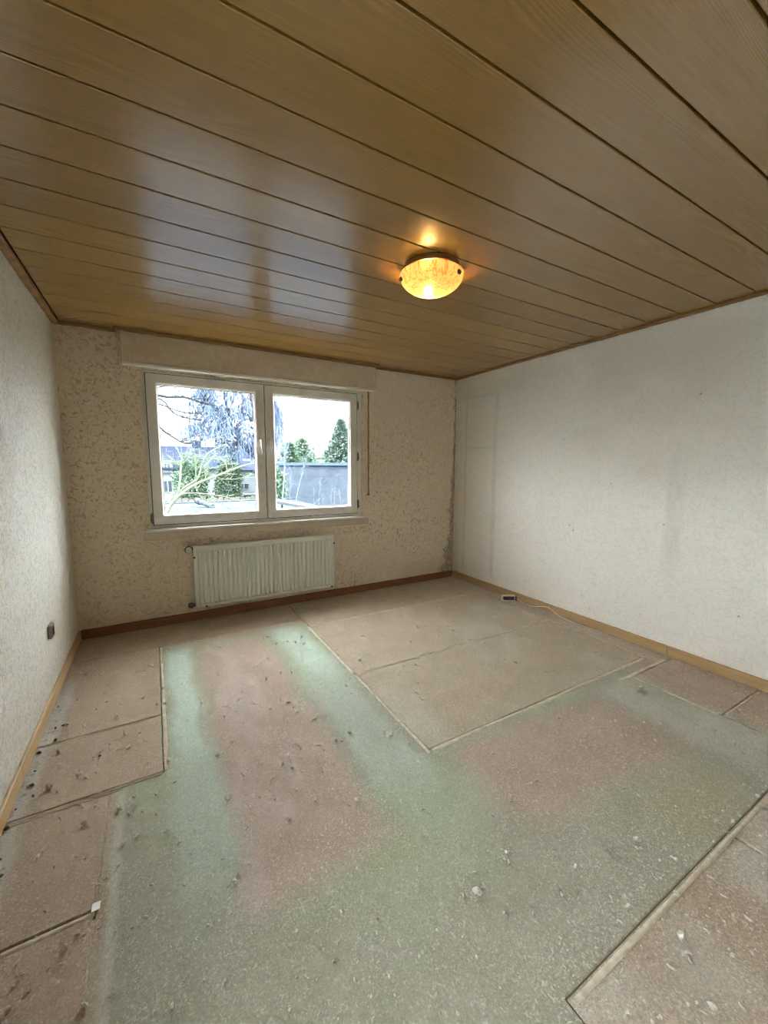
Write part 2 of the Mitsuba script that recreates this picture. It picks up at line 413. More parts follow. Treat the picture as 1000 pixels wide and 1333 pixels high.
add("trim_5", cbox(BX1 + 0.03, XR - 0.028, YB - 0.024, YB - 0.001, TZ, ZC + 0.004, 0.003), "wood_trim", kind="structure", label="dark ceiling trim right of the shutter box")
# baseboards
BBH = 0.081


def skirting(key, pieces, mat, label):
    labels[key] = {"kind": "structure", "label": label}
    for i, m in enumerate(pieces):
        add(key + "__board" + (f"_{i:03d}" if i else ""), m, mat)


skirting("baseboard_back", [cbox(XL + 0.016, 1.30, YB - 0.014, YB - 0.0005, 0.002, BBH, 0.003), cbox(1.303, XR - 0.016, YB - 0.014, YB - 0.0005, 0.002, BBH, 0.003)], "dark_skirting", "dark reddish-brown skirting below the window wall")
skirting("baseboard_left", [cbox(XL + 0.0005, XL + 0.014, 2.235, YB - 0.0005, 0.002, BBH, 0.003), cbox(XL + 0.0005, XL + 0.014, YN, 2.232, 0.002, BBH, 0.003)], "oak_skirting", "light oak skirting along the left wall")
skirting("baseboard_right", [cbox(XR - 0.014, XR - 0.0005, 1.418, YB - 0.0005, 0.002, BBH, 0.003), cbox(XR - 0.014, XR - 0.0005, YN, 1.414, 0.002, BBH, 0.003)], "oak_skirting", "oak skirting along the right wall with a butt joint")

# ------------------------------------------------------------------ floor: carpet cloths with open seams and raised pale edges
add("floor", cbox(XL, XR, YN, YB, -0.2, -0.0065), "carpet_under", kind="structure", label="worn, dye-faded carpet floor strewn with crumbs")
G = 0.0026
rects = [(-0.592, 2.482, -0.030, 3.470), (-0.592, 1.990, -0.030, 2.482), (-0.592, 1.437, -0.236, 1.990), (-0.592, YN, -0.236, 1.437),
         (-0.592, 3.470, 1.128, YB), (1.128, 3.280, 3.295, YB), (1.128, 2.338, 3.106, 3.280), (1.128, 1.497, 3.106, 2.338), (3.106, 1.380, 3.295, 3.280),
         (2.760, 0.888, 3.295, 1.380), (2.760, 0.546, 3.295, 0.888), (0.884, YN, 1.868, 0.546), (1.868, YN, 3.295, 0.546)]
polys = [sbox(*r) for r in rects]
main = sbox(XL, YN, XR, YB).difference(union_all([q.buffer(0.0001) for q in polys]))
main = max(getattr(main, "geoms", [main]), key=lambda g: g.area)
for q in polys + [main]:
    q = q.buffer(-G, join_style=2)
    b = 0.003
    top, inner = q, q.buffer(-b, join_style=2)
    if top.geom_type != "Polygon" or inner.geom_type != "Polygon":
        continue
    low = extr(top, 0.0065 - b, -0.0065)
    # bevelled rim and cover
    ot, it = np.array(top.exterior.coords)[:-1], np.array(inner.exterior.coords)[:-1]
    if len(ot) == len(it):
        n = len(ot)
        k = np.array([np.argmin(((it - o) ** 2).sum(1)) for o in ot])
        it = it[k]
        v = np.vstack([np.c_[ot, np.full(n, -b)], np.c_[it, np.zeros(n)]])
        j = np.arange(n)
        sgn = 1 if top.exterior.is_ccw else -1
        f = np.vstack([np.stack([j, (j + 1) % n, (j + 1) % n + n], 1), np.stack([j, (j + 1) % n + n, j + n], 1)])[:, ::sgn]
        rim = trimesh.Trimesh(v, f, process=False)
        cov = extr(Polygon(it), b * 0.5, -b * 0.5)
        m = join(low, rim, cov)
    else:
        m = extr(top, 0.0065, -0.0065)
    add("floor__" + num("carpet_cloth"), m, "carpet")


def ridge(x0, y0, x1, y1, w, h=0.004, mat="seam_backing"):
    """raised pale backing along a seam: a low rounded strip with a slightly uneven edge"""
    a, b = np.array([x0, y0]), np.array([x1, y1])
    L = np.linalg.norm(b - a)
    n = max(3, int(L / 0.05))
    rg = np.random.default_rng(int(abs(x0 * 971 + y0 * 577 + x1 * 313) * 10) + 1)
    d = (b - a) / L
    s = np.array([-d[1], d[0]])
    v, f = [], []
    wv = 1 + 0.25 * np.convolve(rg.normal(size=n + 5), np.ones(5) / 5, "valid")[: n + 1]
    hv = 1 + 0.5 * np.convolve(rg.normal(size=n + 5), np.ones(5) / 5, "valid")[: n + 1]
    for i in range(n + 1):
        c = a + d * L * i / n
        for t, z in ((-0.5, 0.0), (-0.3, 0.8), (0.0, 1.0), (0.3, 0.8), (0.5, 0.0)):
            q = c + s * w * t * wv[i]
            v.append((q[0], q[1], 0.0004 + h * z * max(0.35, hv[i])))
    for i in range(n):
        for j in range(4):
            k = i * 5 + j
            f += [(k, k + 1, k + 6), (k, k + 6, k + 5)]
    m = trimesh.Trimesh(np.array(v), np.array(f)[:, ::-1], process=False)
    if m.face_normals[:, 2].mean() < 0:
        m.invert()
    return add("floor__" + num("seam_ridge"), m, mat, True)


ridge(-0.236, 1.40, -0.236, -0.6, 0.010, 0.0012, "carpet")
ridge(-0.236, 1.985, -0.236, 1.44, 0.010, 0.0012, "carpet")
ridge(-0.019, 1.995, -0.019, 3.44, 0.017)
ridge(-0.56, 2.472, -0.04, 2.472, 0.009, 0.003)
ridge(-0.585, 1.979, -0.035, 1.979, 0.010, 0.004)
ridge(-0.585, 1.962, -0.20, 1.962, 0.006, 0.003)
ridge(-0.585, 1.422, -0.235, 1.422, 0.016, 0.005)
ridge(1.117, 1.47, 1.121, 2.32, 0.016)
ridge(1.119, 2.36, 1.117, 3.27, 0.018)
ridge(1.14, 2.328, 3.09, 2.328, 0.016, 0.004)
ridge(1.14, 1.484, 3.09, 1.484, 0.022, 0.004)
ridge(1.14, 3.268, 3.05, 3.268, 0.018, 0.004)
ridge(2.60, 1.392, 3.20, 1.392, 0.022, 0.004)
ridge(2.748, 0.90, 2.748, 1.37, 0.018, 0.003)
ridge(2.78, 0.877, 3.26, 0.877, 0.014, 0.003)
ridge(0.90, 0.529, 3.28, 0.530, 0.018, 0.005)
ridge(3.116, 1.48, 3.116, 3.0, 0.010, 0.002)
ridge(1.878, 0.30, 1.878, 0.51, 0.008, 0.002)

# ------------------------------------------------------------------ window
def window(key, x0, x1, z0, z1, xm, yf, label, hinges=True, M=np.eye(4)):
    """two-sash white window; yf: wall face, the outside lies towards +y before M is applied"""
    sgn = 1

    def add(k, mesh, mat, smooth=False, **kw):
        m = trimesh.Trimesh(*mesh, process=False) if isinstance(mesh, tuple) else mesh
        globals()["add"](k, m.apply_transform(M), mat, smooth, **kw)
    labels[key] = {"kind": "structure", "label": label}
    Y = lambda a, b: tuple(sorted((yf + sgn * a, yf + sgn * b)))
    add(key + "__frame", join(ring_xz(x0, x1, z0, z1, 0.055, *Y(0.052, 0.115)), cbox(xm - 0.045, xm + 0.045, *Y(0.056, 0.11), z0 + 0.05, z1 - 0.05)), "white_pvc")
    add(key + "__gasket", join(ring_xz(x0 + 0.022, x1 - 0.050, z0 + 0.024, z1 - 0.018, 0.009, *Y(0.049, 0.0525)), cbox(xm - 0.005, xm + 0.005, *Y(0.050, 0.0565), z0 + 0.034, z1 - 0.028)), "seal_black", label="dark rubber seal round the sashes")
    for i, (a, b, g0, g1) in enumerate(((x0 + 0.030, xm - 0.004, 0.084, 0.0935), (xm + 0.004, x1 - 0.062, 0.092, 0.089))):
        s = key + "__sash" + (f"_{i:03d}" if i else "")
        za, zb = z0 + 0.032, z1 - 0.026
        gx0, gx1, gz0, gz1 = a + g0, b - g1, za + 0.088, zb - 0.085
        outer, hole = sbox(a, za, b, zb), sbox(gx0 - 0.012, gz0 - 0.012, gx1 + 0.012, gz1 + 0.012)
        c = 0.004
        fr = extr_xz(outer.difference(hole), *Y(0.032, 0.100))
        lip = extr_xz(sbox(a + c, za + c, b - c, zb - c).difference(hole.buffer(c, join_style=2)), *Y(0.028, 0.034))
        add(s, join(fr, lip), "white_pvc")
        q0, q1 = hole, sbox(gx0, gz0, gx1, gz1)
        # bead sloping in to the glass
        P = [np.array(g.exterior.coords)[:4] for g in (q0, q1)]
        P[1] = P[1][[int(np.argmin(((P[1] - o) ** 2).sum(1))) for o in P[0]]]
        ys = (yf + sgn * 0.036, yf + sgn * 0.050)
        v = np.vstack([np.stack([P[0][:, 0], np.full(4, ys[0]), P[0][:, 1]], 1), np.stack([P[1][:, 0], np.full(4, ys[1]), P[1][:, 1]], 1), np.stack([P[1][:, 0], np.full(4, yf + sgn * 0.074), P[1][:, 1]], 1)])
        f = []
        for r_ in (0, 4):
            for j in range(4):
                k = (j + 1) % 4
                f += [(r_ + j, r_ + k, r_ + k + 4), (r_ + j, r_ + k + 4, r_ + j + 4)]
        add(s + "__glazing_bead", trimesh.Trimesh(v, np.array(f), process=False), "white_pvc")
        seal = extr_xz(sbox(gx0 - 0.002, gz0 - 0.002, gx1 + 0.002, gz1 + 0.002).difference(sbox(gx0 + 0.004, gz0 + 0.004, gx1 - 0.004, gz1 - 0.004)), *Y(0.0725, 0.0742))
        add(s + "__gasket", seal, "seal_black", label="dark rubber gasket")
        py = yf + sgn * 0.0735
        pv = np.array([(gx0 - .001, py, gz0 - .001), (gx1 + .001, py, gz0 - .001), (gx1 + .001, py, gz1 + .001), (gx0 - .001, py, gz1 + .001)])
        add(s + "__pane", (pv, np.array([[0, 1, 2], [0, 2, 3]])), "pane_glass")
        hx = xm - 0.050 if i == 0 else xm + 0.043
        hz = 1.652
        fy = yf + sgn * 0.028
        Q = lambda d: fy - sgn * d
        hd = join(cbox(hx - 0.013, hx + 0.013, *sorted((Q(0.0), Q(0.010))), hz - 0.060, hz + 0.022, 0.004), cyl((hx, Q(0.008), hz), (hx, Q(0.042), hz), 0.008, 12),
                  tube([(hx, Q(0.038), hz + 0.006), (hx, Q(0.050), hz - 0.012), (hx + 0.004 * (1 - 2 * i), Q(0.052), hz - 0.06), (hx + 0.010 * (1 - 2 * i), Q(0.050), hz - 0.125)], [0.008, 0.0095, 0.009, 0.007], 10, True))
        add(s + "__handle", hd, "white_pvc", 40, label="white lever handle")
        ex = a - 0.010 if i == 0 else b + 0.014
        if hinges:
            for h, zz in enumerate((z0 + 0.13, (z0 + z1) / 2 - 0.02, z1 - 0.14)) if i == 1 else ((0, z0 + 0.09),):
                add(s + "__hinge" + (f"_{h:03d}" if h else ""), join(cyl((ex, yf + 0.040, zz - 0.045), (ex, yf + 0.040, zz + 0.045), 0.0095, 12), cyl((ex, yf + 0.040, zz - 0.012), (ex, yf + 0.040, zz + 0.004), 0.0125, 12),
                                                                         cbox(ex - 0.016, ex + 0.016, yf + 0.040, yf + 0.056, zz - 0.03, zz + 0.03)), "hinge_grey", 40, label="dark grimy hinge")


window("window_1", WX0, WX1, WZ0, WZ1, 0.9615, YB, "white two-sash window looking out on bare trees and houses")
add("window_1__windowsill", cbox(-0.092, 2.097, YB - 0.040, YB + 0.060, 0.846, 0.867, 0.003), "sill_stone", label="pale stone window board")
add("window_1__apron", cbox(-0.095, 2.065, YB - 0.014, YB - 0.0005, 0.772, 0.846, 0.003), "box_paper", label="papered band under the window board")
window("window_2", LY0, LY1, LZ0, LZ1, -0.10, 0.0, "unseen white two-sash window added in the left wall beside the camera for fill light", False, TO_LEFT)
add("window_2__windowsill", cbox(XL - 0.06, XL + 0.04, LY0 - 0.05, LY1 + 0.05, LZ0 - 0.022, LZ0 - 0.001, 0.003), "sill_stone")

# roller shutter box over the window
labels["roller_shutter_box"] = {"label": "long beige-papered roller shutter box above the window", "category": "shutter box"}
add("roller_shutter_box__casing", cbox(BX0, BX1, BY, YB - 0.001, 2.232, TZ - 0.001, 0.004), "box_paper")
add("roller_shutter_box__lit_underside", cbox(BX0 + 0.002, BX1 - 0.002, BY + 0.002, YB - 0.002, 2.212, 2.231, 0.003), "white_paint", label="bottom board coloured white for the light on the underside")  # white colour stands in for window light on the box underside
labels["shutter_strap"] = {"label": "thin brown roller shutter strap hanging on the wall right of the window", "category": "strap"}
add("shutter_strap__webbing", cbox(2.052, 2.066, YB - 0.020, YB - 0.016, 1.10, 2.211), "strap_cloth")
add("shutter_strap__winder_plate", cbox(2.030, 2.060, YB - 0.012, YB - 0.0005, 1.10, 1.30, 0.004), "cream_plastic", label="cream cover plate")
add("shutter_strap__stop", cbox(2.046, 2.072, YB - 0.026, YB - 0.0125, 1.092, 1.112, 0.003), "dark_metal", label="dark end stop")

# ------------------------------------------------------------------ radiator
labels["radiator"] = {"label": "ribbed off-white panel radiator on the wall under the window", "category": "radiator"}
RX0, RX1, RZ0, RZ1, RY = 0.276, 1.618, 0.136, 0.700, 3.850
nr = 31
pitch = (RX1 - RX0 - 0.05) / nr
prof = [(0.0, 0.0)]
for i in range(nr):
    for t, d in ((0.08, -0.003), (0.30, 0.011), (0.80, 0.011), (0.98, -0.003)):
        prof.append(((i + t) * pitch, d))
prof.append((nr * pitch, 0.0))
prof = np.array(prof)
Z = np.array([RZ0 + 0.022, RZ0 + 0.040, RZ1 - 0.062, RZ1 - 0.045])
amp = np.array([0.0, 1.0, 1.0, 0.0])
v = np.array([(RX0 + 0.025 + px_, RY + 0.012 - d * a_ + 0.0, z_) for z_, a_ in zip(Z, amp) for px_, d in prof])
n_ = len(prof)
f = [(i * n_ + j, i * n_ + j + 1, (i + 1) * n_ + j + 1, (i + 1) * n_ + j) for i in range(3) for j in range(n_ - 1)]
front = join(trimesh.Trimesh(v, np.array([(a, b, c) for a, b, c, d in f] + [(a, c, d) for a, b, c, d in f]), process=False),
             ring_xz(RX0 + 0.004, RX1 - 0.004, RZ0, RZ1 - 0.004, 0.022, RY + 0.0105, RY + 0.022),
             cbox(RX0 + 0.006, RX1 - 0.006, RY + 0.012, RY + 0.020, RZ1 - 0.046, RZ1 - 0.006), cbox(RX0 + 0.02, RX1 - 0.02, RY + 0.020, RY + 0.026, RZ0 + 0.01, RZ1 - 0.01))
add("radiator__front_panel", front, "radiator_enamel")
add("radiator__top_grille", join(cbox(RX0, RX1, RY + 0.004, RY + 0.064, RZ1 - 0.022, RZ1 - 0.016, 0.002), *[cbox(RX0 + 0.02 + i * 0.0263, RX0 + 0.03 + i * 0.0263, RY + 0.010, RY + 0.058, RZ1 - 0.017, RZ1 - 0.006) for i in range(50)],
                                 cbox(RX0, RX1, RY + 0.003, RY + 0.008, RZ1 - 0.022, RZ1, 0.002), cbox(RX0, RX1, RY + 0.060, RY + 0.064, RZ1 - 0.022, RZ1, 0.002)), "radiator_enamel")
for s, X in (("", RX0), ("_001", RX1)):
    add("radiator__side_cover" + s, cbox(X - 0.004, X + 0.004, RY + 0.006, RY + 0.066, RZ0 + 0.02, RZ1 - 0.004, 0.002), "radiator_enamel")
add("radiator__back_panel", cbox(RX0 + 0.01, RX1 - 0.01, RY + 0.052, RY + 0.062, RZ0 + 0.01, RZ1 - 0.03, 0.002), "radiator_enamel")
labels["radiator__thermostat_valve"] = {"label": "thermostat valve with a white knob"}
add("radiator__thermostat_valve__knob", join(lathe([(0, 0), (0.022, 0.001), (0.026, 0.006), (0.026, 0.03), (0.022, 0.038), (0, 0.038)], 24).apply_transform(trimesh.transformations.rotation_matrix(PI / 2, (1, 0, 0))).apply_translation((0.238, RY + 0.020, 0.672))), "knob_white", 35)
add("radiator__thermostat_valve__body", join(lathe([(0, 0), (0.031, 0), (0.033, 0.004), (0.033, 0.022), (0.026, 0.026), (0, 0.026)], 24).apply_transform(trimesh.transformations.rotation_matrix(PI / 2, (1, 0, 0))).apply_translation((0.238, RY + 0.0375, 0.672)),
                                               cyl((0.238, RY + 0.035, 0.672), (0.238, YB - 0.001, 0.672), 0.013, 14), cyl((0.238, RY + 0.045, 0.672), (RX0, RY + 0.045, 0.672), 0.014, 14)), "dark_metal", 35)
add("radiator__lower_valve", join(cyl((0.235, RY + 0.008, 0.160), (0.235, RY + 0.060, 0.160), 0.021, 16), cyl((0.212, RY + 0.036, 0.160), (RX0, RY + 0.036, 0.160), 0.017, 16), cyl((0.235, RY + 0.05, 0.160), (0.235, YB - 0.001, 0.160), 0.012, 12)), "dark_metal", 35)
for s, (X, Zz) in enumerate(((RX0 + 0.002, 0.60), (RX1 - 0.002, 0.605), (RX1 - 0.03, RZ0 + 0.004), (RX0 + 0.085, RZ0 + 0.004))):
    add("radiator__plug" + (f"_{s:03d}" if s else ""), cyl((X, RY - 0.001, Zz), (X, RY + 0.02, Zz), 0.008, 12), "dark_metal")
for s, X in (("", 0.55), ("_001", 1.35)):
    add("radiator__bracket" + s, cbox(X - 0.015, X + 0.015, RY + 0.06, YB - 0.001, 0.30, 0.58), "radiator_enamel")

# ------------------------------------------------------------------ ceiling lamp
LX, LY, LR, LZ = 1.354, 1.845, 0.169, 2.432
labels["ceiling_lamp"] = {"label": "round glass-bowl ceiling lamp, lit warm yellow", "category": "lamp"}
prin("brass_dark", (0.20, 0.11, 0.035), 0.35, metallic=0.7)
add("ceiling_lamp__base_plate", lathe([(0, ZC - 0.001), (0.143, ZC - 0.001), (0.145, ZC - 0.004), (0.145, ZC - 0.025), (0.142, ZC - 0.027), (0.139, ZC - 0.025), (0.139, ZC - 0.010), (0, ZC - 0.012)], 64, (LX, LY, 0)), "brass_dark", 35)


def shade_pat(p):
    a, b = p.x - LX, p.y - LY
    return squiggle(a, b, 46.0)


scene["amber_glass"] = {"type": "principledthin", "base_color": mikit.proc(lambda p, n, uv: mix((0.52, 0.455, 0.31), (0.36, 0.215, 0.055), 0.85 * shade_pat(p))), "roughness": 0.30, "diff_trans": 1.35, "spec_trans": 0.30, "eta": 1.45}
arc = [(LR * math.cos(t * PI / 2), LZ - 0.098 * math.sin(t * PI / 2)) for t in np.linspace(0, 1, 18)]
bowl = lathe([(LR + 0.002, LZ + 0.002)] + arc, 72, (LX, LY, 0))
add("ceiling_lamp__glass_bowl", bowl, "amber_glass", True, label="mottled amber glass bowl")
for i, an in enumerate((math.radians(158), math.radians(291), math.radians(45))):
    c, s = math.cos(an), math.sin(an)
    P = lambda r, z: (LX + r * c, LY + r * s, z)
    add("ceiling_lamp__knob" + (f"_{i:03d}" if i else ""), join(tube([P(0.141, ZC - 0.024), P(0.155, ZC - 0.038), P(0.160, LZ - 0.026)], [0.004, 0.004, 0.004], 8, True), cyl(P(0.160, LZ - 0.022), P(0.172, LZ - 0.034), 0.0105, 14, 0.009)), "dark_metal", 35, label="small dark holding knob")
BC = (1.400, 1.938, 2.386)
labels["ceiling_lamp__bulb"] = {"label": "glowing bulb"}
bm = trimesh.creation.icosphere(3, 0.021)
bm.apply_translation(BC)
scene["ceiling_lamp__bulb"] = {**mikit.ply(bm, "white_paint", True), "emitter": {"type": "area", "radiance": rgb(520, 290, 90)}}
add("ceiling_lamp__socket", join(cyl((BC[0], BC[1] - 0.012, BC[2] + 0.02), (BC[0] - 0.01, BC[1] - 0.05, ZC - 0.014), 0.014, 14)), "knob_white")

# ------------------------------------------------------------------ small things
labels["wall_socket"] = {"label": "small brown socket on the left wall near the back corner", "category": "socket"}
add("wall_socket__cover", cbox(XL + 0.0005, XL + 0.020, 2.955, 3.035, 0.385, 0.465, 0.004), "brown_plastic")
add("wall_socket__insert", cyl((XL + 0.019, 2.995, 0.425), (XL + 0.0215, 2.995, 0.425), 0.026, 24), "black_plastic", label="dark round insert")
labels["cable_box"] = {"label": "small black box with a cream rim on the carpet against the right skirting", "category": "box"}
add("cable_box__case", join(ring_xz(-0.066, 0.066, 0.0, 0.054, 0.006, -0.022, 0.020)).apply_transform(trimesh.transformations.rotation_matrix(-0.52, (0, 0, 1))).apply_translation((3.206, 2.905, 0.0012)), "cream_plastic", label="cream rim")
add("cable_box__core", cbox(-0.0605, 0.0605, -0.016, 0.018, 0.0055, 0.0485, 0.002).apply_transform(trimesh.transformations.rotation_matrix(-0.52, (0, 0, 1))).apply_translation((3.206, 2.905, 0.0012)), "black_plastic")
add("cable_box__plug", cbox(0.067, 0.085, -0.014, 0.014, 0.004, 0.046, 0.003).apply_transform(trimesh.transformations.rotation_matrix(-0.52, (0, 0, 1))).apply_translation((3.198, 2.893, 0.0012)), "black_plastic")
cp = np.array([(3.262, 2.862, 0.036), (3.262, 2.80, 0.016), (3.262, 2.73, 0.004), (3.266, 2.66, 0.004), (3.271, 2.58, 0.022), (3.274, 2.50, 0.046), (3.274, 2.43, 0.044), (3.272, 2.36, 0.014), (3.260, 2.26, 0.004), (3.254, 2.12, 0.0035), (3.262, 1.98, 0.0035), (3.274, 1.86, 0.0035)])
tt = np.linspace(0, len(cp) - 1, 70)
from scipy.interpolate import CubicSpline
cable = CubicSpline(np.arange(len(cp)), cp)(tt)
cable[:, 2] = np.maximum(cable[:, 2], 0.0035)
cable[:, 0] = np.minimum(cable[:, 0], 3.277)
add("cable", tube(cable, 0.0033, 8, True), "cream_plastic", True, label="thin cream cable running from the black box along the right skirting", cat="cable")

prin("crumb_pale", mikit.proc(lambda p, n, uv: mix((0.38, 0.35, 0.29), (0.55, 0.52, 0.45), noise(p.x * 150, p.y * 150, p.z * 150))), 0.9, 0.1)
prin("crumb_grey", (0.30, 0.28, 0.23), 0.9, 0.1)
prin("crumb_dark", (0.045, 0.036, 0.028), 0.9, 0.1)
rng = np.random.default_rng(7)
ico = trimesh.creation.icosphere(1)


def lump(r, seed):
    g = np.random.default_rng(seed)
    v = ico.vertices * (1 + g.normal(size=(len(ico.vertices), 1)) * 0.20)
    v = v * np.array([1.25, 0.85, 0.95]) * r
    m = trimesh.Trimesh(v, ico.faces, process=False)
    a = g.uniform(0, 2 * PI)
    m.apply_transform(trimesh.transformations.rotation_matrix(a, (0, 0, 1)))
    m.vertices -= [0, 0, m.vertices[:, 2].min()]
    return m


def fibre(L, r, seed):
    g = np.random.default_rng(seed)
    a = g.uniform(0, 2 * PI)
    b = g.normal() * 1.2
    t = np.linspace(-0.5, 0.5, 6)
    ang = a + b * t * 2
    P = np.cumsum(np.stack([np.cos(ang), np.sin(ang), 0 * t], 1) * L / 6, 0)
    P -= P.mean(0)
    P[:, 2] = r + 0.25 * L * np.maximum(0, g.normal() * 0.5 * (0.25 - t * t) * 2)
    return tube(P, [r * 0.6, r, r, r, r, r * 0.5], 5, True)


LUMPS = [scene_m for scene_m in (mikit.ply(lump(1.0, i), None) for i in range(6))]
FIBRES = [mikit.ply(fibre(1.0, 0.13, 50 + i), None) for i in range(5)]


def crumb(name, x, y, s, rot, mat, proto, label, group, cat):
    key = num(name)
    scene[key] = {**proto, "bsdf": {"type": "ref", "id": mat}, "to_world": T().translate([x, y, 0.0008]).rotate([0, 0, 1], rot).scale([s, s, s])}
    tag(key, label, cat, group)


def spot(g):
    """a place on the visible floor, denser towards the camera"""
    while True:
        y = g.uniform(0.25, 3.4)
        x = g.uniform(-0.56, 3.22)
        if g.random() < (0.30 + 0.7 * math.exp(-max(0, y - 0.4) / 0.9)):
            return x, y


PG = "pale plaster crumbs scattered on the carpet"
for i in range(280):
    x, y = spot(rng)
    crumb("plaster_crumb", x, y, rng.uniform(0.0028, 0.0064) * (1 + 0.20 * y), rng.uniform(0, 360), "crumb_pale" if rng.random() < 0.75 else "crumb_grey", LUMPS[i % 6], "small pale plaster crumb lying on the worn carpet", PG, "crumb")
FG = "curled pale fibre tufts scattered on the carpet"
for i in range(60):
    x, y = spot(rng) if i < 30 else (rng.uniform(0.85, 1.9), rng.uniform(0.28, 0.62))
    crumb("carpet_fibre", x, y, rng.uniform(0.016, 0.030), rng.uniform(0, 360), "crumb_pale" if i % 3 else "crumb_grey", FIBRES[i % 5], "short curled fibre lying on the worn carpet", FG, "fibre")
DG = "dark crumbs along the left skirting"
for i, (x, y) in enumerate([(-0.555, 2.86), (-0.53, 2.62), (-0.56, 2.42), (-0.548, 2.28), (-0.50, 2.63), (-0.54, 2.18), (-0.565, 2.05), (-0.52, 2.10), (-0.57, 1.95), (-0.55, 1.80), (-0.53, 1.72), (-0.56, 1.62), (-0.36, 2.72), (-0.30, 2.25), (-0.51, 2.50)]):
    crumb("dark_crumb", x, y, (0.0038, 0.0052, 0.0066)[i % 3], rng.uniform(0, 360), "crumb_dark", LUMPS[i % 6], "dark flat crumb on the dusty strip beside the left skirting", DG, "crumb")
for (x, y, s, mat, lab) in [(0.86, 0.86, 0.0115, "crumb_pale", "largest pale crumb on the green carpet, in front of the right-hand red patch"), (1.31, 0.46, 0.0115, "crumb_pale", "big pale crumb just below the long seam at lower right"),
                           (-0.47, 2.12, 0.011, "crumb_grey", "round grey crumb on the second brown cloth by the left wall"), (2.60, 1.25, 0.020, "crumb_grey", "flat grey flake at the seam corner near the right wall"),
                           (2.36, 1.02, 0.012, "crumb_grey", "grey lump at the upper edge of the right-hand red patch"), (1.52, 0.70, 0.009, "crumb_pale", "pale crumb on the olive carpet above the long seam"),
                           (-0.555, 1.56, 0.013, "crumb_pale", "pale lump at the left skirting near the frame edge"), (-0.54, 1.42, 0.012, "crumb_pale", "second pale lump by the left skirting, nearer the camera"),
                           (1.20, 0.34, 0.009, "crumb_pale", "pale crumb among fibre tufts at the bottom right")]:
    crumb("plaster_lump", x, y, s, rng.uniform(0, 360), mat, LUMPS[int(x * 100) % 6], lab, None, "crumb")
add("paper_scrap", cbox(-0.245, -0.222, 1.425, 1.452, 0.006, 0.0075), "white_paint", label="tiny white paper scrap at the end of the left seam", cat="paper scrap")
bag = Bag()
for i in range(5200):
    x, y = spot(rng)
    r = (rng.uniform(0.0010, 0.0022) if i % 3 else rng.uniform(0.0022, 0.0040)) * (1 + 0.12 * y)
    m = lump(r, 1000 + i % 40) if i % 4 else fibre(r * 5, r * 0.4, 2000 + i % 60)
    bag.arr(m.vertices + np.array([x, y, 0.0006]), m.faces)
add("carpet_grit", bag.mesh(), "crumb_pale", label="fine pale grit strewn over the whole carpet", cat="grit", kind="stuff")

# ------------------------------------------------------------------ exterior materials
prin("earth", mikit.proc(lambda p, n, uv: mix((0.035, 0.042, 0.028), (0.060, 0.062, 0.045), fbm(p.x * 0.8, p.y * 0.8, 3.0))), 1.0, 0.0)
prin("bark_birch", (0.034, 0.044, 0.062), 1.0, 0.0)
prin("twig_birch", (0.066, 0.084, 0.118), 1.0, 0.0)
prin("bark_fruit", mikit.proc(lambda p, n, uv: mix((0.062, 0.074, 0.046), (0.088, 0.102, 0.066), noise(p.x * 14.0, p.y * 14.0, p.z * 14.0))), 1.0, 0.0)
prin("bark_grey", (0.016, 0.019, 0.020), 1.0, 0.0)
prin("bark_pale", (0.060, 0.074, 0.075), 1.0, 0.0)
prin("needles_spruce", mikit.proc(lambda p, n, uv: mix((0.044, 0.066, 0.050), (0.076, 0.108, 0.084), noise(p.x * 3.0, p.y * 3.0, p.z * 3.0))), 1.0, 0.0)
prin("needles_green", mikit.proc(lambda p, n, uv: mix((0.042, 0.066, 0.044), (0.078, 0.112, 0.076), noise(p.x * 3.0, p.y * 3.0, p.z * 3.0))), 1.0, 0.0)
prin("ivy_leaf", mikit.proc(lambda p, n, uv: mix((0.032, 0.054, 0.034), (0.064, 0.098, 0.062), noise(p.x * 4.0, p.y * 4.0, p.z * 4.0))), 0.85, 0.15)
prin("render_white", (0.105, 0.115, 0.122), 1.0, 0.0)
prin("roof_slate", mikit.proc(lambda p, n, uv: mix((0.010, 0.012, 0.020), (0.015, 0.018, 0.028), noise(p.x * 1.5, p.z * 7.0)) * (0.80 + 0.20 * smoothstep(0.1, 0.3, p.z * 3.2 - dr.floor(p.z * 3.2)))), 1.0, 0.0)
prin("roof_red", (0.060, 0.036, 0.034), 1.0, 0.0)
prin("ext_glass", (0.020, 0.026, 0.032), 0.15, 0.4)
prin("ext_frame", (0.075, 0.08, 0.085), 0.6)
prin("bitumen", mikit.proc(lambda p, n, uv: mix((0.016, 0.022, 0.028), (0.025, 0.031, 0.037), fbm(p.x * 1.3, p.y * 0.8, 2.0))), 1.0, 0.0)
prin("flashing", (0.030, 0.035, 0.039), 0.9, 0.05)
prin("flashing_blue", (0.030, 0.044, 0.066), 0.9, 0.05)
prin("cladding", mikit.proc(lambda p, n, uv: mix((0.026, 0.031, 0.040), (0.040, 0.046, 0.056), fbm(p.x * 3.0, p.z * 5.0, 2.0)) * (0.86 + 0.14 * smoothstep(0.04, 0.10, p.z * 2.2 - dr.floor(p.z * 2.2)))), 1.0, 0.0)
prin("wood_fence", (0.070, 0.064, 0.055), 1.0, 0.0)

# ------------------------------------------------------------------ exterior
add("ground", cbox(-60, 90, YB + 0.31, 140, GROUND - 0.3, GROUND), "earth", kind="structure", label="dark garden ground outside the window")


def part(key, mesh, mat, label=None, smooth=False, kind=None):
    base, leaf = key.rsplit("__", 1)
    k, i = key, 0
    while k in scene:
        i += 1
        k = f"{key}_{i:03d}"
    add(k, mesh, mat, smooth, label, kind=kind)
    return k


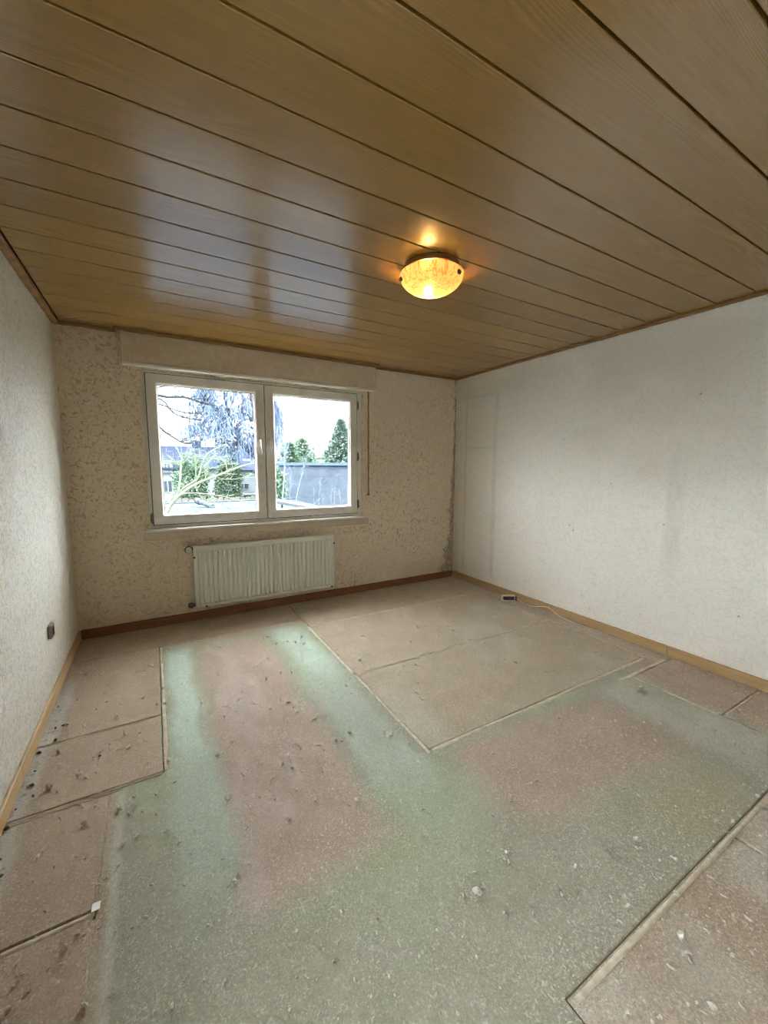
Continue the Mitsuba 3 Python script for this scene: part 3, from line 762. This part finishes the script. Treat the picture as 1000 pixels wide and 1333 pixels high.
def ext_window(owner, x0, x1, z0, z1, y, n=2):
    k = part(owner + "__window", ring_xz(x0, x1, z0, z1, 0.05, y - 0.06, y + 0.02), "ext_frame")
    for i in range(n):
        a, b = x0 + (x1 - x0) * i / n, x0 + (x1 - x0) * (i + 1) / n
        part(k + "__pane", cbox(a + 0.04, b - 0.04, y - 0.03, y - 0.005, z0 + 0.04, z1 - 0.04), "ext_glass")
    if n > 1:
        for i in range(1, n):
            a = x0 + (x1 - x0) * i / n
            part(k + "__mullion", cbox(a - 0.04, a + 0.04, y - 0.06, y, z0 + 0.02, z1 - 0.02), "ext_frame")


def gable_x(x0, x1, y0, y1, ze, zr, over=0.4):
    """roof with its ridge along x: a solid prism"""
    P = np.array([(x, y, z) for x in (x0, x1) for y, z in ((y0 - over, ze - 0.12), (y1 + over, ze - 0.12), (y0 - over, ze), (y1 + over, ze), ((y0 + y1) / 2, zr))])
    return trimesh.convex.convex_hull(P)


labels["row_house"] = {"label": "white row house with a long slate roof behind the bare trees, left window pane", "category": "house"}
part("row_house__wall", cbox(-9.0, 8.9, 34.0, 42.0, GROUND, 1.20), "render_white")
part("row_house__roof", gable_x(-9.2, 9.1, 34.0, 42.0, 1.20, 3.02), "roof_slate")
part("row_house__dormer", join(cbox(0.55, 1.30, 33.75, 35.8, 0.85, 1.66), cbox(0.48, 1.37, 33.70, 35.9, 1.66, 1.74)), "render_white", "white dormer")
ext_window("row_house", 0.70, 1.15, 0.95, 1.58, 33.74, 2)
ext_window("row_house", 0.62, 1.22, -0.62, 0.28, 33.99, 2)
ext_window("row_house", 2.2, 3.1, -0.62, 0.28, 33.99, 2)
ext_window("row_house", -1.3, -0.5, -0.62, 0.28, 33.99, 2)
part("row_house__chimney", cbox(3.0, 3.7, 37.6, 38.4, 2.4, 3.5), "roof_slate")
part("row_house__skylight", cbox(6.55, 7.15, 35.0, 35.06, 1.75, 1.98), "ext_frame", "small bright skylight")
labels["white_annexe"] = {"label": "white gabled annexe in front of the row house, right part of the left pane", "category": "house"}
part("white_annexe__wall", cbox(4.62, 6.62, 29.0, 31.6, GROUND, 1.10), "render_white")
part("white_annexe__roof", gable_x(4.54, 6.70, 29.0, 31.6, 1.10, 1.52, 0.15), "roof_slate")
ext_window("white_annexe", 5.10, 5.78, -0.24, 0.18, 28.99, 2)
part("white_annexe__balcony", join(cbox(5.0, 6.6, 28.2, 29.0, -0.62, -0.52), cbox(5.0, 6.6, 28.2, 28.25, -0.42, -0.34)), "ext_frame")
labels["far_house"] = {"label": "distant house with a red roof between the conifers, right pane", "category": "house"}
part("far_house__wall", cbox(28.6, 33.0, 80, 87, GROUND, 3.1), "render_white")
part("far_house__roof", gable_x(28.4, 33.2, 80, 87, 3.1, 4.3), "roof_red")
ext_window("far_house", 29.6, 30.4, 1.6, 2.5, 79.98, 2)

labels["garage_roof"] = {"label": "pale flat garage roof below the window", "category": "garage"}
part("garage_roof__slab", cbox(-7.0, 5.5, 6.2, 18.0, -0.34, -0.12), "bitumen")
part("garage_roof__wall", cbox(-6.8, 5.3, 6.4, 17.8, GROUND, -0.34), "cladding")
part("garage_roof__edge", cbox(-7.05, 5.55, 17.9, 18.06, -0.36, -0.06, 0.01), "flashing")
for i in range(11):
    part("garage_roof__felt_seam", cbox(-6.5 + i * 1.1, -6.46 + i * 1.1, 6.3, 17.9, -0.12, -0.106), "bitumen")
add("vent_pipe", join(cyl((1.40, 16.1, 0.10), (1.80, 15.6, -0.06), 0.09, 16), cyl((1.36, 16.15, 0.115), (1.44, 16.05, 0.085), 0.115, 16), cyl((1.80, 15.6, -0.06), (1.80, 15.6, -0.13), 0.10, 16)), "flashing", 40, label="pale slanting vent pipe on the garage roof", cat="pipe")
labels["lean_to_roof"] = {"label": "small pale sloping roof at the lower left of the right pane", "category": "roof"}
q = np.array([(2.9, 12.0, 0.42), (4.5, 12.0, 0.06), (4.5, 13.6, 0.10), (2.9, 13.6, 0.46)])
part("lean_to_roof__sheet", trimesh.convex.convex_hull(np.vstack([q, q - [0, 0, 0.08]])), "flashing")
part("lean_to_roof__post", cbox(3.0, 3.1, 12.2, 12.3, -0.12, 0.33), "wood_fence")
part("lean_to_roof__post", cbox(4.3, 4.4, 12.2, 12.3, -0.12, 0.05), "wood_fence")
labels["flat_roofed_block"] = {"label": "grey clad flat-roofed block filling the lower right of the right pane", "category": "building"}
part("flat_roofed_block__wall", cbox(5.87, 15.0, 17.0, 23.0, GROUND, 1.42), "cladding", "grey weathered cladding")
part("flat_roofed_block__coping", cbox(5.78, 15.1, 16.88, 23.1, 1.42, 1.545, 0.01), "flashing_blue", "bluish metal coping")
labels["garden_fence"] = {"label": "low garden fence beyond the garage roof", "category": "fence"}
for i in range(26):
    part("garden_fence__board", cbox(-2.0 + i * 0.3, -1.74 + i * 0.3, 24.0, 24.04, GROUND, -0.42 + 0.03 * (i % 3)), "wood_fence")
part("garden_fence__rail", cbox(-2.1, 5.9, 24.04, 24.10, -0.8, -0.7), "wood_fence")


# trees ------------------------------------------------------------
def unit(v):
    return v / (np.linalg.norm(v) + 1e-12)


def curve(P, n=8):
    P = np.asarray(P, float)
    if len(P) < 3:
        return P
    return CubicSpline(np.arange(len(P)), P)(np.linspace(0, len(P) - 1, n))


def twigs(bag, P, r0, g, n, L, level, droop=0.0, upw=0.4, sides=4, spread=0.9):
    """side shoots along the polyline P"""
    for i in range(n):
        t = g.uniform(0.12, 1.0) * (len(P) - 1)
        k = min(int(t), len(P) - 2)
        s = P[k] + (P[k + 1] - P[k]) * (t - k)
        d = unit(unit(P[k + 1] - P[k]) + spread * g.normal(size=3) + [0, 0, upw])
        l = L * g.uniform(0.5, 1.2)
        m = 5
        pts = [s]
        for j in range(m):
            d = unit(d + 0.16 * g.normal(size=3) - [0, 0, droop / m])
            pts.append(pts[-1] + d * l / m)
        pts = np.array(pts)
        bag.add(tube(pts, np.linspace(r0, r0 * 0.45, m + 1), sides))
        if level > 0:
            twigs(bag, pts, r0 * 0.62, g, max(2, int(n * 0.45)), L * 0.55, level - 1, droop, upw, 3, spread)


def hang(bag, s, L, r, g, out):
    n = 7
    d = unit(np.array([out[0], out[1], 0.25]) + 0.3 * g.normal(size=3))
    pts = [s]
    for j in range(n):
        d = unit(d + np.array([0, 0, -0.55]) + 0.12 * g.normal(size=3))
        pts.append(pts[-1] + d * L / n)
    pts = np.array(pts)
    bag.add(tube(pts, np.linspace(r, r * 0.5, n + 1), 3))
    for q in range(4):
        k = g.integers(1, n)
        e = pts[k] + np.array([g.normal() * 0.16, g.normal() * 0.16, -g.uniform(0.15, 0.5)])
        bag.add(tube([pts[k], (pts[k] + e) / 2 + [0.0, 0, 0.03], e], [r * 0.8, r * 0.7, r * 0.6], 3))


g = np.random.default_rng(21)
labels["birch_tree"] = {"label": "large bare weeping birch with drooping twigs behind both panes", "category": "tree"}
trunk = curve([(5.9, 24.6, GROUND), (5.75, 24.5, -0.8), (5.55, 24.4, 0.8), (5.35, 24.3, 1.9)], 10)
add("birch_tree__trunk", tube(trunk, np.linspace(0.24, 0.17, 10), 10), "bark_birch", True)
limbs = [[(5.35, 24.3, 1.9), (4.77, 24.2, 2.38), (4.09, 24.1, 3.43), (3.84, 24.0, 4.22), (3.68, 24, 5.08), (3.60, 24, 6.6), (3.7, 24, 8.4)],
         [(4.09, 24.1, 3.43), (3.63, 24.2, 3.91), (3.30, 24.2, 4.49), (2.78, 24.2, 5.12), (2.45, 24.2, 6.0), (2.3, 24.2, 7.0)],
         [(4.95, 24.2, 2.20), (4.52, 24.0, 2.46), (4.03, 23.9, 3.10), (3.53, 23.8, 3.32), (2.49, 23.7, 3.27), (1.95, 23.7, 3.50), (1.61, 23.7, 3.35), (1.45, 23.7, 2.75)],
         [(5.35, 24.3, 1.9), (5.4, 24.6, 3.6), (5.2, 24.9, 5.4), (5.1, 25.0, 7.6), (5.3, 25, 9.8)],
         [(5.40, 24.3, 1.9), (5.9, 24.2, 3.6), (6.35, 24.1, 5.2), (6.5, 24.0, 7.4), (6.6, 24, 8.8)],
         [(4.24, 24.1, 3.3), (4.35, 24.0, 3.95), (4.75, 23.9, 4.23), (5.18, 23.8, 4.50)],
         [(3.84, 24.0, 4.22), (4.25, 23.6, 5.6), (4.9, 23.2, 7.0), (5.6, 22.9, 7.6)]]
tw, bo = Bag(), Bag()
poly = [curve(L, 14) for L in limbs]
for P, r in zip(poly, (0.125, 0.070, 0.060, 0.09, 0.08, 0.035, 0.05)):
    part("birch_tree__limb", tube(P, np.linspace(r, r * 0.32, 14), 7), "bark_birch", None, True)
allp = np.vstack([P[2:] for P in poly])
cen, rad = np.array([4.25, 24.2, 5.0]), np.array([2.55, 1.6, 3.9])
nb = 0
while nb < 340:                                   # boughs arching out from the limbs, each hung with twigs
    q = g.normal(size=3); q /= np.linalg.norm(q)
    e = cen + q * rad * g.uniform(0.35, 1.0) ** 0.5
    if e[2] < 2.2 or (e[0] < 2.2 and e[2] > 5.3) or (e[0] < 2.3 and 3.6 < e[2] < 4.2):
        continue
    nb += 1
    s = allp[np.argmin(((allp - e) ** 2).sum(1) + 3 * np.maximum(0, allp[:, 2] - e[2]) + g.uniform(0, 0.6, len(allp)))]
    d = e - s
    b = curve(np.array([s, s + d * 0.4 + [0, 0, 0.20], s + d * 0.75 + [0, 0, 0.28], e]), 6)
    bo.add(tube(b, np.linspace(0.042, 0.026, 6), 4))
    for k in range(5):
        hang(tw, b[g.integers(2, 6)] + g.normal(size=3) * 0.02, g.uniform(0.4, 1.4), 0.016, g, unit(np.array([d[0], d[1], 0]) + 0.4 * g.normal(size=3) * [1, 1, 0]) * 0.7)
for k in range(90):
    hang(tw, poly[2][g.integers(6, 13)] + np.array([0, 0, 0.02]) + g.normal(size=3) * [0.15, 0.2, 0.02], g.uniform(0.35, 1.0), 0.016, g, unit(np.array([g.normal(), g.normal(), 0])) * 0.5)
for k in range(70):
    hang(tw, poly[1][g.integers(4, 12)] + g.normal(size=3) * [0.15, 0.2, 0.02], g.uniform(0.5, 1.6), 0.016, g, unit(np.array([g.normal(), g.normal(), 0])) * 0.5)
for x, z0 in ((6.45, 4.1), (6.75, 4.0), (6.9, 3.6), (6.55, 3.3), (6.6, 2.7), (6.8, 2.9), (6.35, 6.2), (6.55, 6.0), (6.75, 5.9), (6.95, 5.7), (6.45, 4.8), (6.65, 4.6), (6.85, 4.4), (6.5, 3.7), (6.4, 3.2)):
    s = allp[np.argmin(((allp - np.array([x - 0.6, 24.1, z0 + 0.4])) ** 2).sum(1))]
    b = curve(np.array([s, (s + np.array([x, 24.0, z0])) / 2 + [0, 0, 0.25], (x, 24.0, z0)]), 6)
    bo.add(tube(b, np.linspace(0.040, 0.026, 6), 4))
    for k in range(16):
        hang(tw, b[g.integers(3, 6)] + g.normal(size=3) * 0.03, g.uniform(0.5, 1.7), 0.016, g, np.array([0.15 * g.normal(), 0.3 * g.normal(), 0]))
part("birch_tree__boughs", bo.mesh(), "bark_birch", None, False, "stuff")
part("birch_tree__twigs", tw.mesh(), "twig_birch", None, False, "stuff")

labels["fruit_tree"] = {"label": "bare yellow-green fruit tree spreading across the lower left pane", "category": "tree"}
part("fruit_tree__trunk", tube(curve([(-0.35, 9.2, GROUND), (-0.25, 9.1, -1.4), (-0.05, 9.0, -0.2), (0.22, 9.0, 0.56)], 10), np.linspace(0.12, 0.052, 10), 10), "bark_fruit", None, True)
fl = [([(0.22, 9.0, 0.55), (0.46, 8.97, 0.84), (0.79, 8.95, 1.06), (1.12, 8.92, 1.19), (1.43, 8.9, 1.32), (1.67, 8.9, 1.41), (1.95, 8.9, 1.48)], 0.036),
      ([(0.26, 9.0, 0.58), (0.37, 9.0, 0.76), (0.45, 9.0, 1.01), (0.50, 9.05, 1.43), (0.52, 9.1, 1.56), (0.45, 9.1, 1.73)], 0.030),
      ([(0.38, 9.0, 0.74), (0.56, 9.05, 0.98), (0.77, 9.05, 1.12), (0.86, 9.1, 1.32), (0.95, 9.1, 1.58), (1.14, 9.1, 1.75), (1.37, 9.1, 1.86)], 0.026),
      ([(0.77, 9.05, 1.12), (0.76, 9.0, 1.30), (0.78, 9.0, 1.48)], 0.016), ([(0.50, 9.05, 1.44), (0.60, 9.0, 1.52), (0.66, 9.0, 1.60)], 0.012), ([(0.50, 9.05, 1.44), (0.42, 9.1, 1.43), (0.34, 9.1, 1.45)], 0.010),
      ([(0.91, 8.95, 1.10), (0.96, 8.9, 1.28), (0.98, 8.9, 1.43), (0.95, 8.9, 1.53)], 0.014),
      ([(0.46, 8.97, 0.84), (0.75, 8.8, 0.86), (1.15, 8.7, 0.80), (1.6, 8.7, 0.66)], 0.014),
      ([(0.75, 8.95, 1.02), (0.80, 9.0, 0.84), (0.98, 9.1, 0.66)], 0.012), ([(0.95, 9.1, 1.58), (1.15, 9.1, 1.55), (1.4, 9.1, 1.64)], 0.010),
      ([(0.86, 9.1, 1.25), (1.15, 9.1, 1.38), (1.5, 9.1, 1.46)], 0.010), ([(0.22, 9.0, 0.55), (-0.1, 8.9, 0.9), (-0.4, 8.8, 1.3)], 0.03),
      ([(1.12, 8.92, 1.19), (1.35, 9.0, 1.12), (1.65, 9.0, 1.15), (1.9, 9.0, 1.28)], 0.010)]
tw = Bag()
for L, r in fl:
    P = curve(L, 12)
    part("fruit_tree__limb", tube(P, np.linspace(r, r * 0.4, 12), 7), "bark_fruit", None, True)
    twigs(tw, P, max(0.0055, r * 0.22), g, 9, 0.30, 1, 0.0, 0.35, 4, 0.8)
part("fruit_tree__twigs", tw.mesh(), "bark_fruit", None, False, "stuff")

labels["garden_tree"] = {"label": "dark bare branches reaching in at the upper left of the left pane", "category": "tree"}
part("garden_tree__trunk", tube(curve([(-1.9, 7.4, GROUND), (-1.85, 7.4, -0.5), (-1.75, 7.3, 1.2), (-1.6, 7.2, 2.2)], 10), np.linspace(0.13, 0.07, 10), 10), "bark_grey", None, True)
gl = [([(-1.6, 7.2, 2.2), (-0.8, 7.1, 2.5), (0.02, 7.0, 2.47), (0.28, 7.0, 2.44), (0.46, 7.0, 2.46), (0.66, 7.0, 2.41), (0.92, 7.0, 2.37)], 0.028),
      ([(-0.8, 7.1, 2.5), (-0.2, 7.0, 2.42), (0.16, 7.0, 2.40), (0.27, 7.0, 2.27), (0.40, 7.0, 2.17), (0.60, 7.0, 2.13), (0.72, 7.0, 2.13)], 0.016),
      ([(-1.75, 7.3, 1.4), (-0.8, 7.1, 2.0), (0.0, 7.0, 2.02), (0.16, 7.0, 1.95), (0.33, 7.0, 1.82), (0.44, 7.0, 1.76), (0.56, 7.0, 1.76)], 0.020),
      ([(-0.4, 7.05, 2.45), (0.05, 7.0, 2.33), (0.2, 7.0, 2.31), (0.36, 7.0, 2.25), (0.52, 7.0, 2.22), (0.72, 7.0, 2.22)], 0.012),
      ([(0.02, 7.0, 2.47), (0.10, 7.0, 2.55), (0.3, 7.0, 2.62)], 0.010), ([(0.46, 7.0, 2.46), (0.38, 7.0, 2.58), (0.28, 7.0, 2.66)], 0.010),
      ([(-1.7, 7.3, 1.6), (-2.2, 7.6, 2.6), (-2.5, 7.6, 3.4)], 0.03)]
tw = Bag()
for L, r in gl:
    P = curve(L, 16)
    part("garden_tree__limb", tube(P, np.linspace(r, max(0.011, r * 0.45), 16), 7), "bark_grey", None, True)
    twigs(tw, P[6:], 0.0085, g, 8, 0.17, 1, 0.0, 0.3, 3, 0.9)
part("garden_tree__twigs", tw.mesh(), "bark_grey", None, False, "stuff")


def leaf_cloud(pts, dirs, L, W, g):
    """narrow quads at the points, along the directions"""
    n = len(pts)
    d = dirs / (np.linalg.norm(dirs, axis=1, keepdims=True) + 1e-9)
    s = np.cross(d, g.normal(size=(n, 3))); s /= np.linalg.norm(s, axis=1, keepdims=True) + 1e-9
    l, w = L * g.uniform(0.6, 1.3, (n, 1)), W * g.uniform(0.6, 1.3, (n, 1))
    v = np.stack([pts - s * w * 0.3, pts + d * l * 0.5 - s * w, pts + d * l, pts + d * l * 0.5 + s * w], 1).reshape(-1, 3)
    k = np.arange(n)[:, None] * 4
    return v, np.vstack([k + [0, 1, 2], k + [0, 2, 3]])


def conifer(name, x, y, zt, R, mat, seed, label, n=2600, full=1.0):
    key = num(name)
    labels[key] = {"label": label, "category": "tree"}
    g = np.random.default_rng(seed)
    H = zt - GROUND
    part(key + "__trunk", tube([(x, y, GROUND), (x, y, zt - 0.1)], [0.16, 0.02], 8), "bark_grey", None, True)
    t = g.uniform(0, 1, n) ** 0.75
    lay = np.floor(t * 16 + g.uniform(-0.25, 0.25, n)) / 16
    tt = np.clip(0.30 * lay + 0.70 * t, 0.0, 1)
    a = g.uniform(0, 2 * PI, n)
    lob = 0.72 + 0.28 * np.sin(a * 5 + lay * 40)
    r = R * (0.03 + tt ** full) * lob * np.sqrt(g.uniform(0.10, 1, n))
    P = np.stack([x + r * np.cos(a), y + r * np.sin(a), zt - 0.03 * H - tt * H * 0.94 + 0.08 * R * (1 - r / R)], 1)
    D = np.stack([np.cos(a), np.sin(a), g.normal(size=n) * 0.35 + 0.15], 1) + 0.35 * g.normal(size=(n, 3))
    lead = np.stack([np.full(20, x), np.full(20, y), zt - g.uniform(0, 0.07, 20) * H], 1)
    v, f = leaf_cloud(np.vstack([P, lead]), np.vstack([D, g.normal(size=(20, 3)) * 0.4 + [0, 0, 1]]), 0.15 * R ** 0.5, 0.045 * R ** 0.5, g)
    part(key + "__foliage", trimesh.Trimesh(v, f, process=False), mat, None, False, "stuff")


def bush(name, c, rad, mat, seed, label, n=2600, L=0.22, cat="bush"):
    key = num(name)
    labels[key] = {"label": label, "category": cat}
    g = np.random.default_rng(seed)
    d = g.normal(size=(n, 3)); d /= np.linalg.norm(d, axis=1, keepdims=True)
    lum = 0.80 + 0.20 * np.sin(d[:, 0] * 6 + seed) * np.sin(d[:, 2] * 7 + 1) + 0.10 * g.normal(size=n)
    P = np.array(c) + d * np.array(rad) * (lum * g.uniform(0.55, 1, n) ** 0.4)[:, None]
    P[:, 2] = np.maximum(P[:, 2], GROUND)
    v, f = leaf_cloud(P, d + 0.6 * g.normal(size=(n, 3)), L, L * 0.32, g)
    part(key + "__foliage", trimesh.Trimesh(v, f, process=False), mat, None, False, "stuff")
    part(key + "__stem", tube([(c[0], c[1], GROUND), (c[0], c[1], c[2])], [0.12, 0.05], 7), "bark_grey", None, True)


conifer("conifer", 12.40, 28.0, 4.80, 2.9, "needles_spruce", 3, "tall dark conifer above the flat-roofed block, right edge of the right pane", 15000, 0.85)
conifer("conifer", 14.05, 35.0, 2.70, 1.25, "needles_green", 4, "shorter conifer at the left foot of the tallest one", 5000, 0.7)
conifer("conifer", 16.03, 44.0, 3.50, 1.3, "needles_green", 5, "small pointed conifer just left of the red-roofed house", 2200, 0.8)
conifer("conifer", 19.50, 50.0, 3.40, 0.8, "needles_green", 6, "tiny pointed conifer in front of the red-roofed house", 1400, 0.8)
conifer("conifer", 11.15, 33.4, 3.74, 1.75, "needles_green", 7, "green conifer in the middle of the right pane", 14000, 0.45)
conifer("conifer", 8.00, 26.6, 2.97, 1.45, "needles_green", 8, "broad green conifer near the left of the right pane", 14000, 0.40)
conifer("conifer", 13.2, 38.5, 2.85, 1.9, "needles_green", 9, "low conifer between the middle one and the tallest one, above the grey block", 6000, 0.5)
bush("evergreen", (1.92, 26.0, -0.2), (1.05, 1.1, 2.3), "ivy_leaf", 11, "dark rounded evergreen in front of the row house, left pane", 7500, 0.18)
bush("evergreen", (4.20, 27.4, -0.2), (0.90, 0.55, 2.6), "ivy_leaf", 12, "second dark evergreen, right of the rounded one, left pane", 7500, 0.18)
bush("evergreen", (4.36, 16.5, 0.55), (0.38, 0.4, 0.75), "needles_green", 13, "small light-green shrub before the white annexe", 1800, 0.16)
bush("evergreen", (4.95, 19.6, -0.7), (0.50, 0.5, 1.2), "needles_green", 14, "low green shrub at the left edge of the grey block", 1800, 0.16)

SH = [(13.0, "slender pale bare tree near the left side of the right pane", [([(3.55, GROUND), (3.60, -0.6), (3.65, 0.32), (3.72, 1.19), (3.76, 1.82), (3.83, 2.56), (3.82, 2.95)], 0.034), ([(3.76, 1.75), (3.86, 2.0), (3.98, 2.44), (4.02, 2.85)], 0.014)], 14, 0.5),
      (13.8, "pale bare shrub rising left of the grey block", [([(4.22, GROUND), (4.28, -0.6), (4.36, 0.25), (4.55, 0.94), (4.67, 1.37), (4.74, 1.72)], 0.020), ([(4.18, GROUND), (4.15, -0.4), (4.12, 0.6), (4.20, 1.2)], 0.016)], 12, 0.42)]
for i in range(3):
    x0 = 5.75 + 0.72 * i
    SH.append((15.3, ("first", "second", "third")[i] + " bare shrub from the left in front of the grey block's wall", [([(x0, GROUND), (x0 - 0.03, -0.9), (x0 + 0.05, 0.2), (x0 + 0.12, 0.75 + 0.12 * (i % 2))], 0.014), ([(x0 + 0.05, GROUND), (x0 + 0.18, -0.6), (x0 + 0.24, 0.35)], 0.011), ([(x0 - 0.05, GROUND), (x0 - 0.15, -0.6), (x0 - 0.14, 0.45)], 0.010)], 9, 0.34))
for i, (yy, lab, stems, nt, Lt) in enumerate(SH):
    key = num("bare_shrub")
    labels[key] = {"label": lab, "category": "shrub"}
    gg = np.random.default_rng(31 + i)
    tw, st = Bag(), Bag()
    for L, r in stems:
        P = curve([(x, yy + 0.05 * gg.normal(), z) for x, z in L], 14)
        st.add(tube(P, np.linspace(r, r * 0.3, 14), 6))
        twigs(tw, P[4:], 0.0065, gg, nt, Lt, 1, 0.0, 0.9, 3, 0.5)
    part(key + "__stem", st.mesh(), "bark_pale", None, True)
    part(key + "__twigs", tw.mesh(), "bark_pale", None, False, "stuff")
